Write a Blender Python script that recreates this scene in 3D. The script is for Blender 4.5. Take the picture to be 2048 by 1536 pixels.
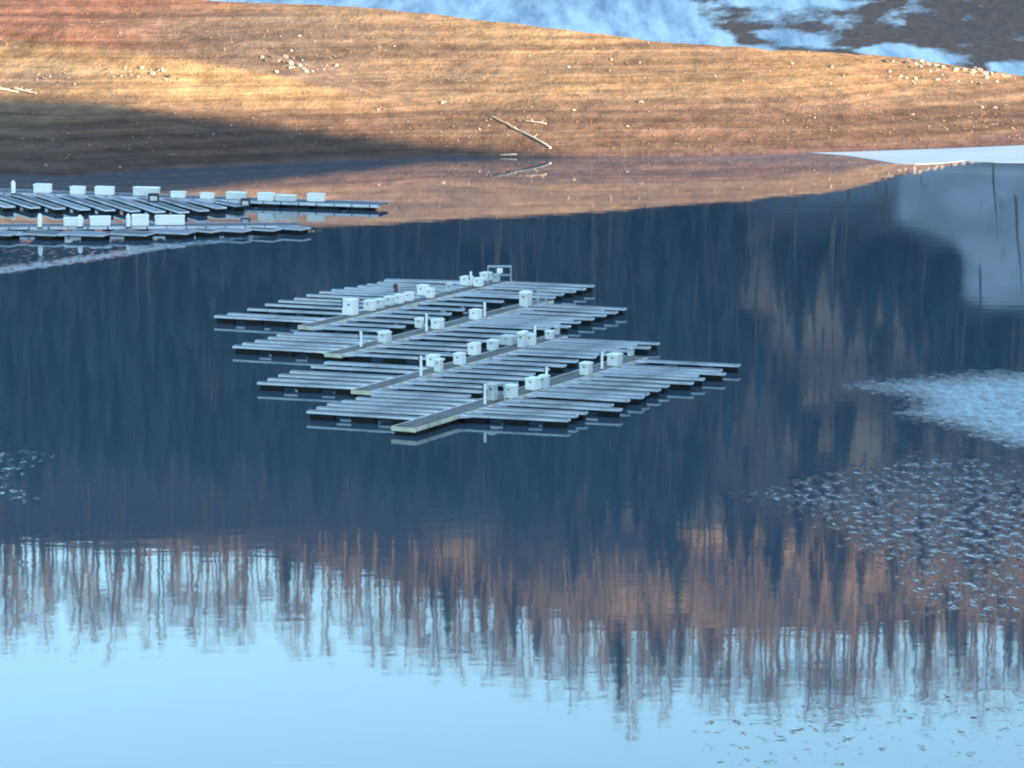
import bpy, math, random
import numpy as np
from mathutils import Vector, noise
for o in list(bpy.data.objects): bpy.data.objects.remove(o)
random.seed(7); rng = np.random.RandomState(7)
scene = bpy.context.scene
R = math.radians

# ------------------------------------------------------------------ camera
F = 8800.0; CH = 55.0; TH = math.atan(1368 / F)
cd = bpy.data.cameras.new('camera'); cam = bpy.data.objects.new('camera', cd)
scene.collection.objects.link(cam)
cd.sensor_width = 36.0; cd.lens = 36.0 * F / 2048.0
cd.clip_start = 1.0; cd.clip_end = 20000.0
cam.location = (0, 0, CH); cam.rotation_euler = (math.pi / 2 - TH, 0, 0)
scene.camera = cam
scene.cycles.use_denoising = True
scene.cycles.max_bounces = 5
scene.cycles.filter_width = 2.0

# ------------------------------------------------------------------ light
SUN_EL = R(12.0); SUN_AZ = math.atan2(.8, -.6)          # azimuth clockwise from +Y
w = bpy.data.worlds.new('World'); scene.world = w; w.use_nodes = True
nt = w.node_tree; nt.nodes.clear()
sky = nt.nodes.new('ShaderNodeTexSky'); sky.sky_type = 'NISHITA'; sky.sun_disc = False
sky.sun_elevation = SUN_EL; sky.sun_rotation = SUN_AZ
sky.air_density = 1.0; sky.dust_density = 0.6; sky.ozone_density = 2.0
tint = nt.nodes.new('ShaderNodeMix'); tint.data_type = 'RGBA'; tint.blend_type = 'MULTIPLY'
tint.inputs[0].default_value = 1.0; tint.inputs[7].default_value = (1.0, 1.12, 1.06, 1)
bg = nt.nodes.new('ShaderNodeBackground'); bg.inputs[1].default_value = 0.142
wo = nt.nodes.new('ShaderNodeOutputWorld')
nt.links.new(sky.outputs[0], tint.inputs[6]); nt.links.new(tint.outputs[2], bg.inputs[0]); nt.links.new(bg.outputs[0], wo.inputs[0])
sl = bpy.data.lights.new('sun', 'SUN'); so = bpy.data.objects.new('sun', sl); scene.collection.objects.link(so)
sl.energy = 4.6; sl.angle = R(0.5); sl.color = (1.0, 0.79, 0.60)
sd = Vector((.8 * math.cos(SUN_EL), -.6 * math.cos(SUN_EL), math.sin(SUN_EL)))
so.rotation_euler = sd.to_track_quat('Z', 'Y').to_euler()
scene.view_settings.view_transform = 'Standard'; scene.view_settings.look = 'None'
scene.view_settings.exposure = 2.2; scene.view_settings.gamma = 1.0

# ------------------------------------------------------------------ helpers
def at(px, py, z=0.0):
    dx = px - 1024; up = 768 - py
    dy = F * math.cos(TH) + up * math.sin(TH); dz = -F * math.sin(TH) + up * math.cos(TH)
    t = (z - CH) / dz
    return Vector((dx * t, dy * t, z))
def tdep(py): return math.tan(TH + math.atan((py - 768) / F))
def proj(x, y, z):
    z = z - CH
    d = y * math.cos(TH) - z * math.sin(TH); u = y * math.sin(TH) + z * math.cos(TH)
    return 1024 + F * x / d, 768 - F * u / d
def smooth(a, b, x):
    t = min(1, max(0, (x - a) / (b - a))); return t * t * (3 - 2 * t)
def interp(x, pts): return float(np.interp(x, [p[0] for p in pts], [p[1] for p in pts]))
def link(o, parent=None):
    scene.collection.objects.link(o)
    if parent is not None: o.parent = parent
    return o
def tag(o, label=None, cat=None, group=None, kind=None):
    if label: o['label'] = label
    if cat: o['category'] = cat
    if group: o['group'] = group
    if kind: o['kind'] = kind
    return o
def empty(name, loc, rz=0.0):
    o = bpy.data.objects.new(name, None); o.location = loc; o.rotation_euler = (0, 0, rz)
    o.empty_display_size = .3
    return link(o)
class MB:
    def __init__(s): s.v = []; s.f = []
    def add(s, vs, fs):
        n = len(s.v); s.v += [tuple(v) for v in vs]; s.f += [tuple(i + n for i in f) for f in fs]
    def box(s, x0, x1, y0, y1, z0, z1, b=0.0):
        if b <= 0:
            s.add([(x0,y0,z0),(x1,y0,z0),(x1,y1,z0),(x0,y1,z0),(x0,y0,z1),(x1,y0,z1),(x1,y1,z1),(x0,y1,z1)],
                  [(3,2,1,0),(4,5,6,7),(0,1,5,4),(1,2,6,5),(2,3,7,6),(3,0,4,7)]); return
        # chamfered top and vertical edges
        def ring(i, z, c):
            xa, xb, ya, yb = x0+i, x1-i, y0+i, y1-i
            return [(xa+c,ya,z),(xb-c,ya,z),(xb,ya+c,z),(xb,yb-c,z),(xb-c,yb,z),(xa+c,yb,z),(xa,yb-c,z),(xa,ya+c,z)]
        V = ring(0,z0,b) + ring(0,z1-b,b) + ring(b,z1,b*.5)
        Fs = [tuple(range(7,-1,-1)), tuple(range(16,24))]
        for k in range(2):
            for i in range(8):
                j = (i+1) % 8; Fs.append((k*8+i, k*8+j, k*8+8+j, k*8+8+i))
        s.add(V, Fs)
    def tube(s, a, b, r0, r1=None, n=6):
        r1 = r0 if r1 is None else r1
        a = Vector(a); b = Vector(b); d = (b - a).normalized()
        q = d.orthogonal().normalized(); p = d.cross(q)
        V = []
        for c, r in ((a, r0), (b, r1)):
            for i in range(n):
                t = 2 * math.pi * i / n; V.append(c + (q * math.cos(t) + p * math.sin(t)) * r)
        s.add(V, [(i, (i+1) % n, n + (i+1) % n, n + i) for i in range(n)] + [tuple(range(n-1,-1,-1)), tuple(range(n, 2*n))])
    def build(s, name, mat, parent=None, loc=None, rz=None, smooth_=False):
        me = bpy.data.meshes.new(name); me.from_pydata(s.v, [], s.f); me.update()
        if mat: me.materials.append(mat)
        if smooth_: me.polygons.foreach_set('use_smooth', [True] * len(me.polygons))
        o = bpy.data.objects.new(name, me); link(o, parent)
        if loc is not None: o.location = loc
        if rz is not None: o.rotation_euler = (0, 0, rz)
        return o
def fast_mesh(name, V, Fq, mat, attrs=None, smooth_=True):
    """V (n,3) array, Fq (m,k) index array"""
    me = bpy.data.meshes.new(name); k = Fq.shape[1]
    me.vertices.add(len(V)); me.vertices.foreach_set('co', np.asarray(V, dtype=np.float32).ravel())
    me.loops.add(Fq.size); me.loops.foreach_set('vertex_index', Fq.astype(np.int32).ravel())
    me.polygons.add(len(Fq)); me.polygons.foreach_set('loop_start', np.arange(0, Fq.size, k, dtype=np.int32))
    me.polygons.foreach_set('use_smooth', np.full(len(Fq), smooth_))
    me.update(calc_edges=True); me.validate()
    for nm, arr in (attrs or {}).items():
        arr = np.asarray(arr, dtype=np.float32)
        if arr.ndim == 1:
            a = me.attributes.new(nm, 'FLOAT', 'POINT'); a.data.foreach_set('value', arr)
        else:
            a = me.attributes.new(nm, 'FLOAT_COLOR', 'POINT'); a.data.foreach_set('color', arr.ravel())
    me.materials.append(mat)
    o = bpy.data.objects.new(name, me); return link(o)
def grid_faces(nr, nc):
    i = np.arange(nr - 1)[:, None] * nc + np.arange(nc - 1)[None, :]
    i = i.ravel(); return np.stack([i, i + 1, i + nc + 1, i + nc], 1)
def N(x, y, s=0.0): return noise.noise(Vector((x, y, s)))
def fbm(x, y, s=0.0, o=4):
    a = 1; t = 0
    for k in range(o): t += a * N(x, y, s + k * 7.1); x *= 2.03; y *= 2.03; a *= .5
    return t

# ------------------------------------------------------------------ materials
def new_mat(name):
    m = bpy.data.materials.new(name); m.use_nodes = True
    nt = m.node_tree; nt.nodes.clear()
    out = nt.nodes.new('ShaderNodeOutputMaterial'); p = nt.nodes.new('ShaderNodeBsdfPrincipled')
    nt.links.new(p.outputs[0], out.inputs[0]); return m, nt, p
def nd(nt, t, **kw):
    n = nt.nodes.new(t)
    for k, v in kw.items(): setattr(n, k, v)
    return n
def mix(nt, fac, a, b, bt='MIX'):
    n = nd(nt, 'ShaderNodeMix', data_type='RGBA', blend_type=bt)
    for i, v in ((0, fac), (6, a), (7, b)):
        if hasattr(v, 'links') or isinstance(v, bpy.types.NodeSocket): nt.links.new(v, n.inputs[i])
        else: n.inputs[i].default_value = v if i == 0 else (*v, 1)
    return n.outputs[2]
def noise_n(nt, vec, scale, detail=3, rough=.5):
    n = nd(nt, 'ShaderNodeTexNoise'); n.inputs['Scale'].default_value = scale
    n.inputs['Detail'].default_value = detail; n.inputs['Roughness'].default_value = rough
    nt.links.new(vec, n.inputs['Vector']); return n.outputs['Fac']
def mapping(nt, scale, coord='Object', rot=(0,0,0)):
    tc = nd(nt, 'ShaderNodeTexCoord'); mp = nd(nt, 'ShaderNodeMapping')
    mp.inputs['Scale'].default_value = scale; mp.inputs['Rotation'].default_value = rot
    nt.links.new(tc.outputs[coord], mp.inputs['Vector']); return mp.outputs[0]
def ramp(nt, fac, lo, hi, a=0.0, b=1.0):
    n = nd(nt, 'ShaderNodeMapRange'); n.inputs[1].default_value = lo; n.inputs[2].default_value = hi
    n.inputs[3].default_value = a; n.inputs[4].default_value = b; nt.links.new(fac, n.inputs[0]); return n.outputs[0]
def mathn(nt, op, a, b):
    n = nd(nt, 'ShaderNodeMath', operation=op)
    for i, v in ((0, a), (1, b)):
        if isinstance(v, bpy.types.NodeSocket): nt.links.new(v, n.inputs[i])
        else: n.inputs[i].default_value = v
    return n.outputs[0]
def attr(nt, name, out='Fac'):
    n = nd(nt, 'ShaderNodeAttribute'); n.attribute_name = name; return n.outputs[out]
def bump(nt, p, h, dist, prev=None):
    b = nd(nt, 'ShaderNodeBump')
    if isinstance(dist, bpy.types.NodeSocket): nt.links.new(dist, b.inputs['Distance'])
    else: b.inputs['Distance'].default_value = dist
    nt.links.new(h, b.inputs['Height'])
    if prev: nt.links.new(prev, b.inputs['Normal'])
    nt.links.new(b.outputs[0], p.inputs['Normal']); return b.outputs[0]
def simple(name, col, col2=None, scale=2.0, rough=.7, metal=0.0, stretch=(1,1,1), bmp=0.0):
    m, nt, p = new_mat(name)
    v = mapping(nt, stretch)
    f = noise_n(nt, v, scale, 4, .6)
    c = mix(nt, ramp(nt, f, .3, .7), col, col2 or tuple(x * .7 for x in col))
    nt.links.new(c, p.inputs['Base Color'])
    p.inputs['Roughness'].default_value = rough; p.inputs['Metallic'].default_value = metal
    if bmp: bump(nt, p, f, bmp)
    return m
M = {}
M['box'] = simple('white_plastic', (.94,.94,.90), (.84,.85,.82), 1.3, .4)
M['box_aged'] = simple('aged_plastic', (.80,.82,.80), (.55,.58,.58), .9, .5)
M['lid'] = simple('lid_plastic', (.94,.94,.88), (.84,.85,.80), 1.7, .35)
M['box_grey'] = simple('weathered_plastic', (.62,.66,.66), (.45,.50,.52), 2.0, .5)
M['fascia'] = simple('galvanised_edge', (.80,.83,.88), (.38,.41,.47), .35, .45)
M['fascia_wood'] = simple('bare_timber_edge', (.82,.78,.62), (.50,.45,.34), .9, .7)
M['deck'] = simple('weathered_deck', (.13,.135,.175), (.055,.06,.085), .35, .65, 0, (1,6,1))
M['deck_dark'] = simple('wet_deck', (.055,.06,.075), (.025,.027,.035), .4, .5, 0, (1,6,1))
M['deck_pale'] = simple('frosted_deck', (.26,.275,.34), (.13,.14,.18), .5, .6, 0, (1,6,1))
M['walk'] = simple('walkway_planks', (.19,.17,.16), (.08,.072,.07), .6, .75, 0, (1,1,1))
M['float'] = simple('black_float', (.003,.003,.004), (.002,.002,.002), 1.0, .9)
M['steel'] = simple('galvanised_steel', (.62,.64,.66), (.42,.44,.46), 3, .4, .3)
M['dark'] = simple('dark_rubber', (.03,.03,.04), (.02,.02,.02), 3, .6)
M['red'] = simple('faded_red_paint', (.22,.05,.04), (.12,.03,.03), 3, .6)
M['rock'] = simple('pale_rock', (.42,.34,.26), (.22,.17,.13), 1.5, .9, 0, (1,1,1), .05)
M['rock_dark'] = simple('dark_rock', (.14,.10,.08), (.08,.06,.05), 1.5, .9, 0, (1,1,1), .05)
M['wood'] = simple('bleached_driftwood', (.70,.58,.42), (.48,.38,.27), 3, .85)
M['pebble'] = simple('loose_pebbles', (.34,.25,.17), (.14,.09,.06), .25, .95)
M['trunk'] = simple('pale_bark', (.14,.105,.075), (.075,.055,.042), .2, .9)
M['twig'] = simple('bare_twigs', (.13,.092,.058), (.075,.052,.036), .1, .95)
M['evergreen'] = simple('evergreen_needles', (.030,.048,.042), (.018,.030,.026), .15, .9)
M['russet'] = simple('russet_brush', (.30,.18,.10), (.17,.11,.07), .1, .95)

# water: calm with wind-roughened patches (attribute ripple), dark blue-green body
def water_mat():
    m, nt, p = new_mat('lake_water')
    p.inputs['IOR'].default_value = 1.48
    rp = attr(nt, 'ripple')
    v1 = mapping(nt, (.30,.50,1)); n1 = noise_n(nt, v1, 1.0, 3, .5)
    b1 = bump(nt, p, n1, .003)
    v2 = mapping(nt, (1.0,.36,1), rot=(0,0,R(4))); n2 = noise_n(nt, v2, 1.3, 3, .6)
    # broken edge of the wind patches
    vb = mapping(nt, (1.5,.55,1)); nb = noise_n(nt, vb, 1.0, 4, .6)
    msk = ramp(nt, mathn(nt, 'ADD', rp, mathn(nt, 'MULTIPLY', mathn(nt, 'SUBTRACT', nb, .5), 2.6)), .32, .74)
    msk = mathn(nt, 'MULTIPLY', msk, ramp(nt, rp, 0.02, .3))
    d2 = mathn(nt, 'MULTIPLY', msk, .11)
    ic = mathn(nt, 'MULTIPLY', mathn(nt, 'MULTIPLY', msk, attr(nt, 'fine')), ramp(nt, n2, .30, .62, .25, .9))  # pale tone for thin ice, also painted as sky glints on ripple flecks
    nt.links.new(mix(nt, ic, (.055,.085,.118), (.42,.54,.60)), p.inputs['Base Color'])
    bump(nt, p, n2, d2, b1)
    rough = mathn(nt, 'ADD', mathn(nt, 'MULTIPLY', mathn(nt, 'MULTIPLY', msk, attr(nt, 'fine')), .22), .022)
    nt.links.new(rough, p.inputs['Roughness'])
    return m
M['water'] = water_mat()

def bank_mat():
    m, nt, p = new_mat('bare_lakebed_soil')
    geo = nd(nt, 'ShaderNodeNewGeometry'); sep = nd(nt, 'ShaderNodeSeparateXYZ'); nt.links.new(geo.outputs['Position'], sep.inputs[0])
    col = attr(nt, 'soil', 'Color')
    # old waterlines: bands that follow the height
    comb = nd(nt, 'ShaderNodeCombineXYZ')
    nt.links.new(mathn(nt, 'MULTIPLY', sep.outputs[0], .012), comb.inputs[0])
    nt.links.new(mathn(nt, 'MULTIPLY', sep.outputs[1], .03), comb.inputs[1])
    nt.links.new(mathn(nt, 'MULTIPLY', sep.outputs[2], 1.5), comb.inputs[2])
    band = noise_n(nt, comb.outputs[0], 1.0, 5, .65)
    v = mapping(nt, (.35,.35,.35)); g = noise_n(nt, v, 1.0, 6, .7)
    v2 = mapping(nt, (2.2,2.2,2.2)); g2 = noise_n(nt, v2, 1.0, 3, .6)
    c = mix(nt, ramp(nt, band, .40, .68), (.62,.59,.58), (1.26,1.24,1.20))
    c = mix(nt, 1.0, col, c, 'MULTIPLY')
    c = mix(nt, 1.0, c, mix(nt, ramp(nt, g, .3, .7), (.58,.54,.52), (1.42,1.42,1.38)), 'MULTIPLY')
    c = mix(nt, ramp(nt, g2, .66, .80, 0, .35), c, (.42,.32,.22))
    nt.links.new(c, p.inputs['Base Color'])
    p.inputs['Roughness'].default_value = .9; p.inputs['Specular IOR Level'].default_value = .2
    b = bump(nt, p, g, .5); b = bump(nt, p, band, .20, b); bump(nt, p, g2, .14, b)
    return m
M['bank'] = bank_mat()

def shore_mat(name, bare, bare2, s=.05, patchy=.5):
    m, nt, p = new_mat(name)
    sn = attr(nt, 'snow')
    v = mapping(nt, (s, s * .35, s)); g = noise_n(nt, v, 1.0, 6, .65)
    v2 = mapping(nt, (s * 6, s * 2.5, s * 6), rot=(0, 0, R(-20))); g2 = noise_n(nt, v2, 1.0, 4, .6)
    c = mix(nt, ramp(nt, g2, .3, .7), bare, bare2)
    f = ramp(nt, mathn(nt, 'ADD', sn, mathn(nt, 'MULTIPLY', mathn(nt, 'SUBTRACT', g, .5), patchy)),  .28, .72)
    c = mix(nt, f, c, mix(nt, ramp(nt, noise_n(nt, mapping(nt, (.16, .010, .1), rot=(0, 0, R(-30))), 1.0, 5, .7), .36, .62), (.36,.41,.48), (.86,.88,.88)))
    nt.links.new(c, p.inputs['Base Color']); p.inputs['Roughness'].default_value = .85
    bump(nt, p, g2, .4)
    return m
M['shore'] = shore_mat('snow_dusted_shore', (.25,.12,.075), (.10,.05,.035), .14, 2.5)
def hill_mat():
    m, nt, p = new_mat('hillside_litter')
    v = mapping(nt, (.03,.03,.03)); g = noise_n(nt, v, 1.0, 6, .65)
    c = mix(nt, 1.0, attr(nt, 'soil', 'Color'), mix(nt, ramp(nt, g, .3, .7), (.6,.6,.6), (1.3,1.3,1.3)), 'MULTIPLY')
    nt.links.new(c, p.inputs['Base Color']); p.inputs['Roughness'].default_value = .95
    p.inputs['Specular IOR Level'].default_value = .1
    bump(nt, p, g, 3.0); return m
M['hill'] = hill_mat()
M['ice'] = simple('thin_ice', (.36,.44,.50), (.29,.37,.44), .12, .4, 0, (1,1,1))

# ------------------------------------------------------------------ water
def in_poly(x, y, P):
    c = False; j = len(P) - 1
    for i in range(len(P)):
        if (P[i][1] > y) != (P[j][1] > y) and x < (P[j][0] - P[i][0]) * (y - P[i][1]) / (P[j][1] - P[i][1]) + P[i][0]: c = not c
        j = i
    return c
def dist_poly(x, y, P, sx=1.0, sy=3.0):
    best = 1e9
    for i in range(len(P)):
        ax, ay = P[i]; bx, by = P[(i + 1) % len(P)]
        ax *= sx; bx *= sx; ay *= sy; by *= sy; X = x * sx; Y = y * sy
        dx, dy = bx - ax, by - ay; t = max(0, min(1, ((X - ax) * dx + (Y - ay) * dy) / (dx * dx + dy * dy + 1e-9)))
        best = min(best, math.hypot(X - ax - t * dx, Y - ay - t * dy))
    return best if in_poly(x, y, P) else -best
# patches outlined on the water plane (image pixel -> point on the lake), (outline, edge width, ripple strength, pale tone and roughness)
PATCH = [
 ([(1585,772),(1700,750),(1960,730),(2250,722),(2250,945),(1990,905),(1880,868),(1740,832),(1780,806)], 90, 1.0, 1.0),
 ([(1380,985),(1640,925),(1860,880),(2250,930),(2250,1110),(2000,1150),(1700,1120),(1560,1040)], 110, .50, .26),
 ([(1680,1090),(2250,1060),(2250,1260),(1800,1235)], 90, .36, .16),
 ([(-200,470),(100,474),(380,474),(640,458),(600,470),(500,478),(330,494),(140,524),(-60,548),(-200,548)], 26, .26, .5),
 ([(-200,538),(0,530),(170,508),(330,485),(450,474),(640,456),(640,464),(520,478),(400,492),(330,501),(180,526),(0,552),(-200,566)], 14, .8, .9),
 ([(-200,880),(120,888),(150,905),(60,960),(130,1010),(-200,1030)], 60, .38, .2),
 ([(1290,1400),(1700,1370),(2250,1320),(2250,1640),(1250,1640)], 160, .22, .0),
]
xs = np.linspace(-420, 2468, 220); ys = np.linspace(270, 1680, 320)
V = []; rp = []; fn = []
for y in ys:
    for x in xs:
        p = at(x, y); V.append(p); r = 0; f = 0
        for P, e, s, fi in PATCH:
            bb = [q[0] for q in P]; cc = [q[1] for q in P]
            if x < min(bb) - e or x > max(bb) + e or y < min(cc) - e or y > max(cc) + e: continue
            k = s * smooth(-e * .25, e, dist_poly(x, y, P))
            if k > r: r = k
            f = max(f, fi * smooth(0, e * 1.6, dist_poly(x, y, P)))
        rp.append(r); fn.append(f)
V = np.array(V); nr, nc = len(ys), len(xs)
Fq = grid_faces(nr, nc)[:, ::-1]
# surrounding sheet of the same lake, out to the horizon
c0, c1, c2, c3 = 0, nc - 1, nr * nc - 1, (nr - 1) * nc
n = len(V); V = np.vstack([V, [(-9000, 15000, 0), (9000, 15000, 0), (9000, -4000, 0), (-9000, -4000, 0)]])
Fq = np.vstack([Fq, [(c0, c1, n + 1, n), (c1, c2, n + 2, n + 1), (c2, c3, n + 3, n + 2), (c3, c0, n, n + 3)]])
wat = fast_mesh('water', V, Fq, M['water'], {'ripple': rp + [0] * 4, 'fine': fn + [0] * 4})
wat['kind'] = 'structure'
me = wat.data
if me.polygons[0].normal.z < 0: me.flip_normals()

# ------------------------------------------------------------------ exposed bank (beach)
WL = [(-500,352),(0,348),(130,351),(300,338),(500,329),(870,313),(1100,315),(1400,312),(1620,305),(2048,289),(2600,270)]
CR = [(-500,-80),(0,-30),(440,0),(700,18),(900,33),(1100,58),(1300,84),(1500,93),(1800,116),(2048,152),(2600,215)]
CF = [(-500,472),(0,470),(300,466),(620,449),(750,444),(1000,433),(1300,413),(1500,403),(1700,378),(1800,348),(2048,302),(2600,276)]
HUMP = [(-500,55),(0,76),(200,92),(400,120),(560,150),(680,180),(760,205),(900,232)]
def bank_cols(px):
    Dw = CH / tdep(interp(px, WL)); a = tdep(interp(px, CR)); b = tdep(interp(px, CF))
    Dc = 2 * CH / (a + b); zc = (b - a) / 2 * Dc
    return Dw, Dc, zc
def bank_z(X, D):
    px = 1024 + F * X / (D * .9973)
    Dw, Dc, zc = bank_cols(px)
    t = (D - Dw) / (Dc - Dw)
    if t < 0: z = -min(4.0, (Dw - D) * .16)
    elif t <= 1: z = zc * (t ** .92)
    else: z = max(-2.0, zc - (D - Dc) * .13 - (1 - math.exp(-(D - Dc) / 8)) * .5)
    if t > 0:
        k = smooth(0, .15, t) * (1 - smooth(1.05, 1.3, t))
        # rounded spur on the left whose crest runs down to the right
        py = proj(X, D, z)[1]; hy = interp(px, HUMP)
        if px < 950:
            amp = 2.8 * (1 - smooth(450, 900, px))
            z += amp * (math.exp(-((py - hy) / 55.0) ** 2) if py > hy else math.exp(-((py - hy) / 22.0) ** 2)) * k
        z += k * (.55 * fbm(X * .03, D * .05, 3.0, 3) + .22 * fbm(X * .12, D * .2, 9.0, 3) + .07 * N(X * .6, D * .8, 4))
        z += k * .035 * math.sin(z * 7.0 + 1.5 * N(X * .02, D * .02, 1))
    return z
def lerp3(a, b, t): return tuple(a[i] + (b[i] - a[i]) * t for i in range(3))
def soil_col(px, py, z):
    base = (.31,.195,.118)
    gold = (.47,.31,.155); red = (.32,.15,.095); wet = (.16,.095,.080); grey = (.21,.155,.12)
    nn = fbm(px * .004, py * .012, 2.2, 3)
    hy = interp(px, HUMP)
    c = lerp3(base, gold, .35 + .5 * nn if .35 + .5 * nn > 0 else 0)
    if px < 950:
        below = smooth(hy - 6, hy + 10, py); g = below * (1 - smooth(hy + 70, hy + 130, py)) * (1 - smooth(600, 850, px)) * (.35 + .65 * smooth(150, 420, px))  # spur's lit face painted golden, ground above its crest painted darker
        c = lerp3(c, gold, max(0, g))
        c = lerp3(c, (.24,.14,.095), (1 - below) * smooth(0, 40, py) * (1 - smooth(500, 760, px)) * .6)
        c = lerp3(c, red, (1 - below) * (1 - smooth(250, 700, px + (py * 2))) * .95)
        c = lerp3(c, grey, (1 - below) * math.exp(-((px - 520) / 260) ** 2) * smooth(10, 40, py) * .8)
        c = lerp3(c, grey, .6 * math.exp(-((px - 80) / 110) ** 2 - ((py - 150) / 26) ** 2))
    # dark drained strip above the water and lower half browner
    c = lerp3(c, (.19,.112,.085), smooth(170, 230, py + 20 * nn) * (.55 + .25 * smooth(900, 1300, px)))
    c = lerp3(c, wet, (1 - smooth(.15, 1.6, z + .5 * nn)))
    c = lerp3(c, (.13,.078,.066), smooth(6.5, 2.2, z + 1.2 * nn) * (1 - smooth(650, 1150, px)) * .8)  # shade painted into the lower left soil, deepening the cast shadow
    return (c[0] * .69, c[1] * .68, c[2] * .67)
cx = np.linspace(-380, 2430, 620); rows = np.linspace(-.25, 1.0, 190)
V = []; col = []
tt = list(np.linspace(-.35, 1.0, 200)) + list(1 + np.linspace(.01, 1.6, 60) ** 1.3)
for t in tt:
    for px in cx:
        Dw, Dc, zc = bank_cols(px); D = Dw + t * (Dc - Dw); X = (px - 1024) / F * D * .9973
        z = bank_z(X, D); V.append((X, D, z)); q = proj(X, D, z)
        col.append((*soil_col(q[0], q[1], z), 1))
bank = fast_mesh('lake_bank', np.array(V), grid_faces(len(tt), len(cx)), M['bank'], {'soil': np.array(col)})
bank['kind'] = 'structure'

# ------------------------------------------------------------------ frozen arm and far shore behind the bank (one sheet)
SN = [[(300,-40),(1370,-40),(1385,20),(1420,55),(1470,86),(1560,100),(1500,130),(300,140)],
      [(1440,-6),(1560,-10),(1760,2),(1700,18),(1560,14),(1470,20)],
      [(1500,62),(1580,58),(1640,74),(1655,96),(1570,92)],
      [(1680,94),(1800,90),(1880,98),(1935,112),(1960,132),(1800,128)],
      [(1960,128),(2030,122),(2200,140),(2200,180),(1980,160)]]
cx = np.linspace(-500, 2600, 300); dd = np.linspace(590, 870, 150)
V = []; sn = []
for D in dd:
    for px in cx:
        X = (px - 1024) / F * D
        k = smooth(1430, 1900, px + (D - 700) * 2.2)
        z = .12 + k * max(0, D - 655) * .055 + .25 * k * fbm(X * .05, D * .05, 5, 3) - .6 * smooth(650, 610, D)
        q = proj(X, D, z); s = 0
        for P in SN:
            if q[0] < P[0][0] - 700 or q[0] > 2600: continue
            s = max(s, smooth(-34, 30, dist_poly(q[0] + 22 * fbm(X * .06, D * .02, 3, 3), q[1] + 5 * fbm(X * .08, D * .04, 9, 3), P, 1, 2.5)))
        V.append((X, D, z)); sn.append(max(s, .44 * smooth(2100, 1450, q[0]) * smooth(130, 20, q[1])))
fs = fast_mesh('far_shore', np.array(V), grid_faces(len(dd), len(cx)), M['shore'], {'snow': sn}); fs['kind'] = 'structure'
# thin ice sheet along the far right waterline
P = [(1622,305.5),(1700,304),(1850,299),(2048,291),(2500,278),(2500,326),(2200,330),(2048,326),(1990,325),(1930,322),(1880,327),(1830,329),(1790,327),(1745,319),(1690,311)]
mb = MB(); pts = [at(x, y) for x, y in P]; n = len(pts)
mb.add([(p.x, p.y, .03) for p in pts] + [(p.x, p.y, -.02) for p in pts], [tuple(range(n - 1, -1, -1))] + [(i, (i + 1) % n, n + (i + 1) % n, n + i) for i in range(n)])
ice = mb.build('ice_sheet', M['ice']); ice['kind'] = 'structure'

# ------------------------------------------------------------------ wooded hill across the frozen arm (seen mirrored in the lake)
DB, DR = 830.0, 1200.0
RG = [(-600,1085),(0,1092),(300,1108),(500,1118),(700,1150),(1000,1218),(1250,1262),(1500,1268),(1800,1262),(2048,1250),(2600,1230)]
def hill_z(X, D):
    px = 1024 + F * X / D
    zr = tdep(interp(px, RG)) * DR - CH
    t = (D - DB) / (DR - DB)
    if t <= 1: z = zr * (max(0, t) ** .85)
    else: z = zr - (D - DR) * .35
    z += 6 * math.sin(min(1, max(0, t)) * math.pi) * fbm(X * .008, D * .008, 8, 3) + min(1, max(0, t)) * 1.5 * N(X * .05, D * .05, 2)
    return z
def refl_px(X, D, z): return proj(X, D, -z)
SNOWF = [(1800,330),(2300,330),(2300,610),(1990,615),(1925,600),(1925,520),(1905,490),(1840,470),(1800,455),(1785,400)]
SUNLIT_BRUSH = [ # sunlit brown painted on brush patches: (outline, strength) in the mirrored view
 ([(1440,470),(1520,440),(1560,540),(1690,520),(1900,640),(1930,720),(1500,740),(1480,560)], .62),
 ([(1500,780),(1750,760),(1800,930),(1700,1000),(1560,900)], 1.1),
 ([(1080,930),(1180,900),(1330,960),(1480,1010),(1620,1050),(1750,1140),(1560,1130),(1400,1100),(1130,1010)], 1.1),
 ([(860,1050),(1010,1055),(950,1110),(900,1150),(850,1120)], .9),
 ([(1215,1175),(1420,1180),(1440,1262),(1200,1262)], 1.0),
 ([(1350,720),(1900,700),(2300,960),(2300,1150),(1700,1250),(1450,1060)], .50),
 ([(1480,1080),(1570,1085),(1560,1140),(1500,1130)], 1.0),
 ([(-200,1085),(600,1090),(900,1130),(1200,1190),(1200,1330),(700,1230),(-200,1200)], .45),
 ([(1650,1000),(2300,1000),(2300,1300),(1700,1250)], .45),
]
def veg(px, py):
    """(snow, sunlit brush tone) amounts on the hillside by its mirrored position"""
    s = smooth(-14, 14, dist_poly(px, py, SNOWF, 1, 1))
    if s < .5 and 1380 < px < 1830 and py < 430: s = max(s, .35 * smooth(430, 390, py) * smooth(1380, 1700, px))
    b = 0
    for P, k in SUNLIT_BRUSH: b = max(b, k * smooth(-25, 35, dist_poly(px, py, P, 1, 1)))
    return s, b
cx = np.linspace(-1400, 3500, 300); dd = np.concatenate([np.linspace(820, 1210, 130), np.linspace(1220, 1500, 15)])
V = []; col = []
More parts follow.
